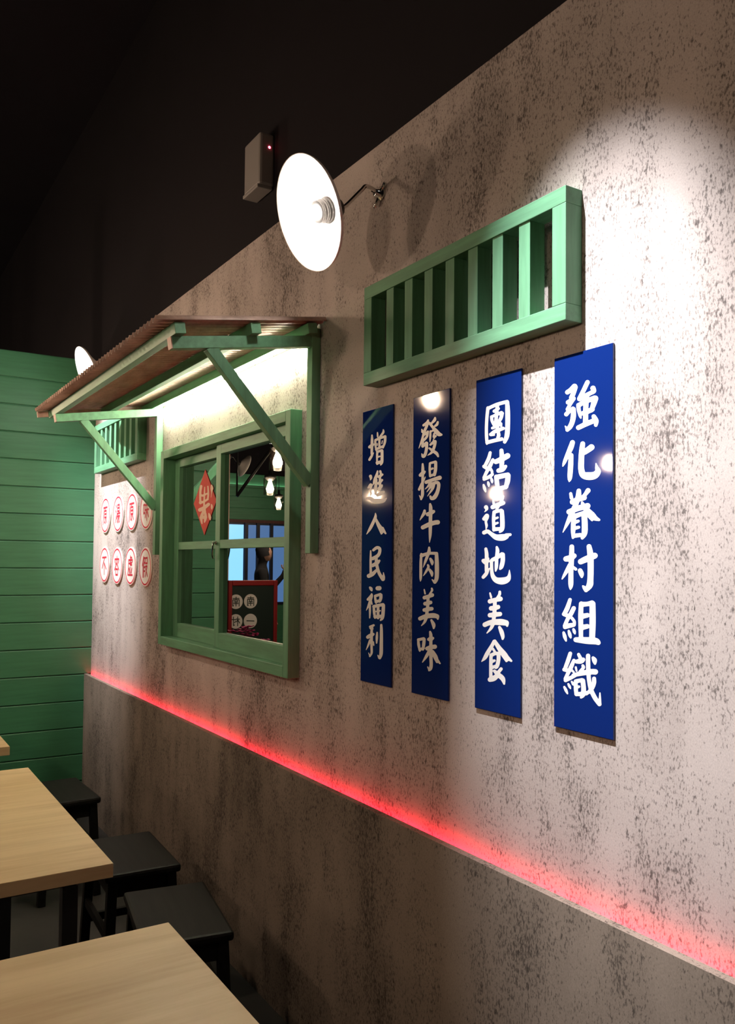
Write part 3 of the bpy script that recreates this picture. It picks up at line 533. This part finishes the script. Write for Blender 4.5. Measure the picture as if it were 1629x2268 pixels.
for (cx, cz), ch, lb, dd in zip(DC, '原湯原味不容虛假', RL, DD):
    R = dd/2
    d = empty('round_sign', (cx, 0, cz)); tag(d, 'white disc with red character, '+lb, 'sign', 'round red and white signs')
    lathe('disc', ((0, .001), (R, .001), (R, .007), (R-.002, .008), (0, .008)), 48, M_DISC, d, (0, -1, 0), smooth=False)
    lathe('ring', ((R*.86, .0081), (R*.86, .0086), (R*.94, .0086), (R*.94, .0081)), 48, M_RED, d, (0, -1, 0), smooth=False)
    unit_glyph('character', ch, 0, -.0088, 0, R*.95, R*1.12, 9, M_RED, d)

# ================================================================== dish wall lamps
def dish_lamp(X, Y, Z, n, wall_pt, label, group):
    n = Vector(n).normalized(); L = empty('dish_lamp', (X, Y, Z)); tag(L, label, 'lamp', group)
    R = .1565; D = .072
    prof = ((.030, -D), (.045, -D+.006), (.085, -D*.62), (.125, -D*.30), (R-.004, -.006), (R, 0), (R+.003, .002), (R+.003, -.001), (R-.001, -.010), (.123, -D*.34), (.083, -D*.68), (.043, -D-.0), (.030, -D-.006))
    lathe('shade', prof, 56, M_SHADE, L, n)
    lathe('socket', ((0, -D-.045), (.024, -D-.04), (.034, -D-.004), (.036, -D+.006), (.034, -D+.012), (.030, -D+.013), (.030, -D+.018), (.033, -D+.020), (.033, -D+.026), (.029, -D+.028), (.029, -D+.033), (.031, -D+.035), (.031, -D+.041), (.020, -D+.044), (0, -D+.044)), 28, M_SOCKET, L, n)
    lathe('bulb', ((.014, -D+.044), (.018, -D+.052), (.027, -D+.068), (.031, -D+.084), (.028, -D+.100), (.017, -D+.112), (0, -D+.116)), 24, M_BULB, L, n)
    wp = Vector(wall_pt)-Vector((X, Y, Z)); back = n*(-D-.04)
    tube('arm', [wp, wp+Vector((0, -.05, .012)), (wp+back)/2+Vector((0, 0, .03)), back+Vector((0, .02, .01)), back], .006, M_STEEL, L)
    bk = lathe('wall_bracket', ((0, 0), (.022, 0), (.022, .006), (.012, .010), (.010, .022), (0, .022)), 20, M_STEEL, L, (0, -1, 0), wp)
    for ang in (.5, 2.6, 4.2):
        o = tube('bracket_arm', [wp+Vector((.01*math.cos(ang), -.006, .01*math.sin(ang))), wp+Vector((.04*math.cos(ang), -.010, .04*math.sin(ang)))], .005, M_STEEL, L, 8); o.parent = bk
    return L
NRM = (0, -.925, -.380)
dish_lamp(-2.09, -.25, 2.539, NRM, (-2.094, 0, 2.658), 'lit white dish lamp on a bent arm above the window', 'wall dish lamps')
dish_lamp(-4.60, -.25, 2.539, NRM, (-4.60, 0, 2.658), 'white dish lamp half hidden behind the awning roof', 'wall dish lamps')

# ================================================================== emergency light on the black wall
em = empty('emergency_light', (-2.98, .03, 2.995)); tag(em, 'small grey white box with a red indicator light on the black wall', 'emergency light')
box('body', -.075, .075, -.062, 0, 0, .205, M_PLASTIC, em, .010)
lathe('indicator', ((0, 0), (.005, 0), (.004, .002), (0, .003)), 12, M_REDDOT, em, (1, 0, 0), (.075, -.022, .150))
box('lower_lip', -.07, .07, -.068, -.005, -.012, .002, M_PLASTIC, em, .003)

# ================================================================== red light strip in the ledge trough
tag(box('red_light_strip', XE+.01, 2.9, -.018, -.006, LZ-.018, LZ-.012, M_REDLED), 'glowing red light strip hidden behind the ledge of the dado', 'light strip')

# ================================================================== tables and stools
def table(x0, x1, y0, y1, label):
    t = empty('dining_table', ((x0+x1)/2, (y0+y1)/2, 0)); tag(t, label, 'table', 'oak topped dining tables')
    hx, hy = abs(x1-x0)/2, abs(y1-y0)/2
    box('tabletop', -hx, hx, -hy, hy, .713, .75, M_OAK, t, .0015)
    for sx in (-1, 1):
        for sy in (-1, 1):
            box('leg', sx*(hx-.10)-.02, sx*(hx-.10)+.02, sy*(hy-.09)-.02, sy*(hy-.09)+.02, 0, .68, M_DARKMETAL, t, .002)
    bm = bmesh.new()
    for sy in (-1, 1): bx(bm, -hx+.08, hx-.08, sy*(hy-.09)-.015, sy*(hy-.09)+.015, .68, .713)
    for sx in (-1, 1): bx(bm, sx*(hx-.10)-.015, sx*(hx-.10)+.015, -hy+.105, hy-.105, .68, .713)
    finish(bm, 'under_frame', M_DARKMETAL, t)
    return t
table(-1.828, -.65, -1.42, -.716, 'pale oak table nearest the camera at the bottom left corner')
table(-3.45, -2.254, -1.42, -.721, 'pale oak table in the middle, beside the two nearer black stools')
table(-5.05, -3.87, -1.42, -.72, 'pale oak table at the far left near the green wall')
def stool():
    s = empty('stool'); hx, hy, H = .215, .135, .45
    box('seat', -hx, hx, -hy, hy, H-.030, H, M_BLACKWOOD, s, .010)
    for sx in (-1, 1):
        for sy in (-1, 1):
            beam('leg', (sx*(hx-.035), sy*(hy-.03), H-.03), (sx*(hx-.012), sy*(hy-.012), 0), .034, .034, M_BLACKWOOD, s, .003)
    for sy in (-1, 1): box('apron', -hx+.03, hx-.03, sy*(hy-.03)-.009, sy*(hy-.03)+.009, H-.090, H-.030, M_BLACKWOOD, s, .001)
    for sx in (-1, 1): box('apron', sx*(hx-.035)-.009, sx*(hx-.035)+.009, -hy+.04, hy-.04, H-.090, H-.030, M_BLACKWOOD, s, .001)
    for sx in (-1, 1): box('stretcher', sx*(hx-.02)-.009, sx*(hx-.02)+.009, -hy+.03, hy-.03, .14, .17, M_BLACKWOOD, s, .001)
    for sy in (-1, 1): box('stretcher', -hx+.03, hx-.03, sy*(hy-.018)-.009, sy*(hy-.018)+.009, .21, .24, M_BLACKWOOD, s, .001)
    return s
st0 = stool()
for i, (x, y, r, lb) in enumerate(((-2.585, -.430, -9, 'black wooden stool nearest the camera between table and wall'), (-3.19, -.400, -2.5, 'black wooden stool in the middle of the row along the wall'), (-4.20, -.440, 2, 'black wooden stool farthest away by the green wall'))):
    s = st0 if i == 0 else copy_tree(st0)
    s.location = (x, y, 0); s.rotation_euler = (0, 0, math.radians(r)); tag(s, lb, 'stool', 'black stools along the wall')

# ================================================================== pendant lamps (mirrored in the glass and the signs, plus two added for warm fill)
def pendant():
    p = empty('pendant_lamp')
    lathe('glass_jar', ((.058, 0), (.060, .003), (.060, .150), (.050, .165)), 28, M_JAR, p)
    lathe('bulb', ((0, .018), (.020, .022), (.033, .045), (.034, .062), (.024, .092), (.014, .120), (.013, .135)), 20, M_PBULB, p)
    lathe('cap', ((.013, .13), (.030, .135), (.054, .160), (.054, .178), (.020, .190), (.012, .24), (0, .24)), 24, M_DARKMETAL, p)
    tube('cord', [(0, 0, .235), (0, 0, 2.38)], .004, M_DARKMETAL, p, 6)
    return p
pd = pendant()
PL = ((-7.0, -1.971, 2.16, 'clear glass jar pendant lamp, middle of three mirrored in the window'), (-9.2, -3.133, 2.18, 'clear glass jar pendant lamp, farthest of three mirrored in the window'), (-5.4, -1.268, 2.20, 'clear glass jar pendant lamp, nearest of three mirrored in the window'),
      (-3.74, -1.413, 2.40, 'clear glass jar pendant lamp mirrored at the top of the second blue sign'), (-9.0, -4.40, 2.32, 'clear glass jar pendant lamp mirrored in the first blue sign'), (-7.0, -4.704, 2.24, 'clear glass jar pendant lamp mirrored in the third blue sign'), (-5.5, -4.805, 2.44, 'clear glass jar pendant lamp mirrored in the fourth blue sign'),
      (-2.9, -2.45, 2.22, 'unseen warm fill lamp added as a glass jar pendant left of the tables'),  # this and the next are unseen lamps added for warm fill on the wall
      (-0.9, -2.55, 2.22, 'unseen warm fill lamp added as a glass jar pendant beside the camera'))
for i, (x, y, z, lb) in enumerate(PL):
    p = pd if i == 0 else copy_tree(pd)
    p.location = (x, y, z); tag(p, lb, 'pendant lamp', 'glass jar pendant lamps')
    cdx = [c for c in p.children if c.name.startswith('cord')][0]
    cdx.scale = (1, 1, (4.6-z)/2.38); cdx.location = (0, 0, .235-.235*(4.6-z)/2.38)

# ================================================================== ceiling spotlights
def spotlight(x, y, z, target, energy, ang, label):
    s = empty('ceiling_spotlight', (x, y, 4.6)); tag(s, label, 'spotlight', 'black ceiling spotlights')
    h = Vector((0, 0, z-4.6)); d = (Vector(target)-Vector((x, y, z))).normalized()
    tube('stem', [h, (0, 0, 0)], .010, M_DARKMETAL, s)
    lathe('housing', ((.030, -.10), (.045, -.095), (.050, -.02), (.050, .055), (.044, .055), (.040, .0), (.030, -.01), (0, -.01)), 28, M_DARKMETAL, s, d, h)
    lathe('lens', ((0, .012), (.038, .012), (.038, .016), (0, .016)), 24, M_LENS, s, d, h)
    ld = bpy.data.lights.new('spot_beam', 'SPOT'); ld.energy = energy; ld.spot_size = math.radians(ang); ld.spot_blend = 1.0; ld.color = (.97, .97, 1.0); ld.shadow_soft_size = .015
    lo = bpy.data.objects.new('spot_beam', ld); COL.objects.link(lo); lo.parent = s
    lo.location = h+d*.06; lo.rotation_euler = d.to_track_quat('-Z', 'Y').to_euler()
spotlight(-1.48, -1.0, 3.62, (-1.14, 0, 1.60), E_SPOT, 33, 'black ceiling spotlight aimed at the blue signs')
spotlight(-4.85, -1.0, 3.62, (-4.95, 0, 1.95), E_SPOT_FAR, 38, 'black ceiling spotlight aimed at the round signs')

# ================================================================== things seen mirrored in the window
sg = empty('menu_board', (-6.5, -1.589, 0)); tag(sg, 'dark green board with red frame and four round characters mirrored in the window', 'sign')
box('panel', -.02, 0, -.20, .20, .62, 1.36, M_SIGNDARK, sg)
for a_ in ((-.03, .012, -.225, -.190, .60, 1.39), (-.03, .012, .190, .225, .60, 1.39), (-.03, .012, -.19, .19, 1.345, 1.39), (-.03, .012, -.19, .19, .60, .64)): box('frame_rail', *a_, M_SIGNRED, sg, .008)
for y in (-.17, .17): box('leg', -.025, .0, y-.015, y+.015, 0, .60, M_DARKMETAL, sg)
for ch, yy, zz in (('南', .023, 1.215), ('南', .155, 1.213), ('一', .023, 1.050), ('村', .155, 1.050)):
    dsk = lathe('disc', ((0, .0005), (.060, .0005), (.060, .004), (0, .004)), 32, M_DISC, sg, (1, 0, 0), (0, yy, zz), False)
    g = unit_glyph('character', ch, yy, .0046, zz, .075, .080, 10, M_SIGNDARK, sg, 1, 'y'); g.parent = dsk
vs = empty('flower_bunch', (-6.15, -1.36, 0)); vs.scale = (1.25, 1.25, 1.04); tag(vs, 'bunch of dark pink flowers mirrored at the bottom of the window', 'flowers')
lathe('vase', ((0, 0), (.07, 0), (.09, .2), (.06, .62), (.075, .78), (.065, .78), (.05, .62), (0, .60)), 24, M_BROWN, vs)
bm = bmesh.new()
for i in range(26):
    th = random.uniform(0, 6.28); rr = random.uniform(0, .15); zz = .96-rr*.5+random.uniform(-.05, .05)
    c = Vector((rr*math.cos(th), rr*math.sin(th), zz))
    for kx in range(5):
        q = 2*math.pi*kx/5+th; e1 = Vector((math.cos(q), math.sin(q), .5)).normalized()*.035; e2 = Vector((-math.sin(q), math.cos(q), 0))*.016
        bm.faces.new([bm.verts.new(c+p) for p in (Vector((0, 0, 0)), e1*.6+e2, e1, e1*.6-e2)])
tag(finish(bm, 'petals', M_PINK, vs), kind='stuff')
bm = bmesh.new()
for i in range(14):
    th = random.uniform(0, 6.28); t = Vector((.10*math.cos(th), .10*math.sin(th), .90)); b0 = Vector((0, 0, .70)); s_ = Vector((-math.sin(th), math.cos(th), 0))*.004
    bm.faces.new([bm.verts.new(p) for p in (b0-s_, b0+s_, t+s_, t-s_)])
tag(finish(bm, 'stems', M_LEAF, vs), kind='stuff')
tr = empty('roof_truss', (-9.0, -2.6, 4.6)); tag(tr, 'thin grey steel brace of the roof mirrored in the window', 'brace')
tube('diagonal', [(-.0, .10, -2.30), (0, -.55, -1.42)], .020, M_DARKMETAL, tr, 8)
tube('hanger', [(0, -.55, -1.42), (0, -.55, 0)], .020, M_DARKMETAL, tr, 8)
tube('hanger', [(0, .10, -2.30), (0, .10, 0)], .012, M_DARKMETAL, tr, 8)
bt = empty('ceiling_tube_light', (-8.0, -2.45, 2.80)); tag(bt, 'lit white tube light hung high, mirrored in the upper pane', 'tube light')
tube('tube', [(-.0, -.15, 0), (0, .15, .0)], .012, mat('soft lit tube', (1, 1, 1), .5, emit=(1, .9, .8), estr=3), bt)
box('reflector', -.04, .04, -.2, .2, .02, .04, M_SHADE, bt)
for y in (-.15, .15): tube('rod', [(0, y, .03), (0, y, 1.8)], .004, M_DARKMETAL, bt, 6)
pt = empty('timber_post', (-10.5, -3.02, 0)); tag(pt, 'pale timber post mirrored at the left of the upper pane', 'post')
box('shaft', -.04, .04, .0, .08, 0, 3.2, M_TRIMWOOD, pt)
box('cap', -.06, .06, -.02, .10, 3.2, 3.25, M_TRIMWOOD, pt)
dish_lamp(-10.5, -3.25, 2.84, NRM, (-10.5, -3.03, 2.94), 'white dish lamp on the pale post mirrored in the upper pane', 'wall dish lamps')

# person in dark clothes, mirrored in the lower right pane
def person(x, y, rz):
    bm = bmesh.new()
    J = dict(pel=(0, 0, .94, .13, .10), waist=(0, .01, 1.10, .125, .095), chest=(0, .01, 1.32, .15, .11), sh=(0, 0, 1.45, .10, .08), neck=(0, .01, 1.52, .052, .052), jaw=(0, .03, 1.58, .062, .07), head=(0, .03, 1.66, .078, .095), crown=(0, .02, 1.75, .055, .065),
             sl=(-.17, 0, 1.43, .062, .062), el=(-.22, .02, 1.17, .045, .045), wl=(-.20, .12, .95, .032, .032), hl=(-.19, .15, .87, .028, .038),
             sr=(.17, 0, 1.43, .062, .062), er=(.21, .12, 1.17, .045, .045), wr=(.15, .29, 1.37, .032, .032), hr=(.13, .32, 1.46, .028, .038),
             hpl=(-.09, 0, .90, .09, .09), kl=(-.10, .03, .50, .06, .06), al=(-.10, -.01, .09, .042, .042), fl=(-.11, .15, .04, .04, .035),
             hpr=(.09, 0, .90, .09, .09), kr=(.10, .02, .50, .06, .06), ar=(.10, -.02, .09, .042, .042), fr=(.11, .14, .04, .04, .035))
    E = 'pel-waist waist-chest chest-sh sh-neck neck-jaw jaw-head head-crown chest-sl sl-el el-wl wl-hl chest-sr sr-er er-wr wr-hr pel-hpl hpl-kl kl-al al-fl pel-hpr hpr-kr kr-ar ar-fr'.split()
    keys = list(J); me = bpy.data.meshes.new('body')
    me.from_pydata([J[k][:3] for k in keys], [tuple(keys.index(q) for q in e.split('-')) for e in E], [])
    root = empty('person', (x, y, 0), rz)
    b = link('body', me, M_CLOTH, root)
    sk = b.modifiers.new('skin', 'SKIN'); sk.use_smooth_shade = True
    for i, k in enumerate(keys): me.skin_vertices[0].data[i].radius = J[k][3:]
    me.skin_vertices[0].data[0].use_root = True
    b.modifiers.new('sub', 'SUBSURF').render_levels = 2
    lathe('face', ((0, -.10), (.05, -.085), (.072, -.03), (.074, .03), (.05, .085), (0, .10)), 20, M_SKIN, root, (0, 0, 1), (0, .055, 1.645))
    lathe('hair', ((.088, -.06), (.094, .0), (.09, .05), (.06, .10), (0, .115)), 20, M_CLOTH, root, (0, -.25, 1), (0, .02, 1.67))
    for s, (hx, hy, hz) in ((-1, (-.19, .15, .87)), (1, (.13, .32, 1.46))):
        hb = box('hand', hx-.02, hx+.02, hy-.03, hy+.03, hz-.045, hz+.045, M_SKIN, root, .012)
        for q in range(4):
            f = tube('finger', [(hx, hy-.024+.016*q, hz+(.04 if s > 0 else -.04)), (hx-.01, hy-.024+.016*q+.008, hz+(.075 if s > 0 else -.075)), (hx-.03, hy-.02+.016*q+.01, hz+(.085 if s > 0 else -.09))], .008, M_SKIN, root, 6); f.parent = hb
        f = tube('thumb', [(hx-.01, hy-.03, hz), (hx-.025, hy-.05, hz+.02*s), (hx-.03, hy-.055, hz+.05*s)], .009, M_SKIN, root, 6); f.parent = hb
    tag(root, 'person in dark clothes with one forearm raised, mirrored in the window', 'person')
    return root
person(-9.6, -3.10, math.radians(200))
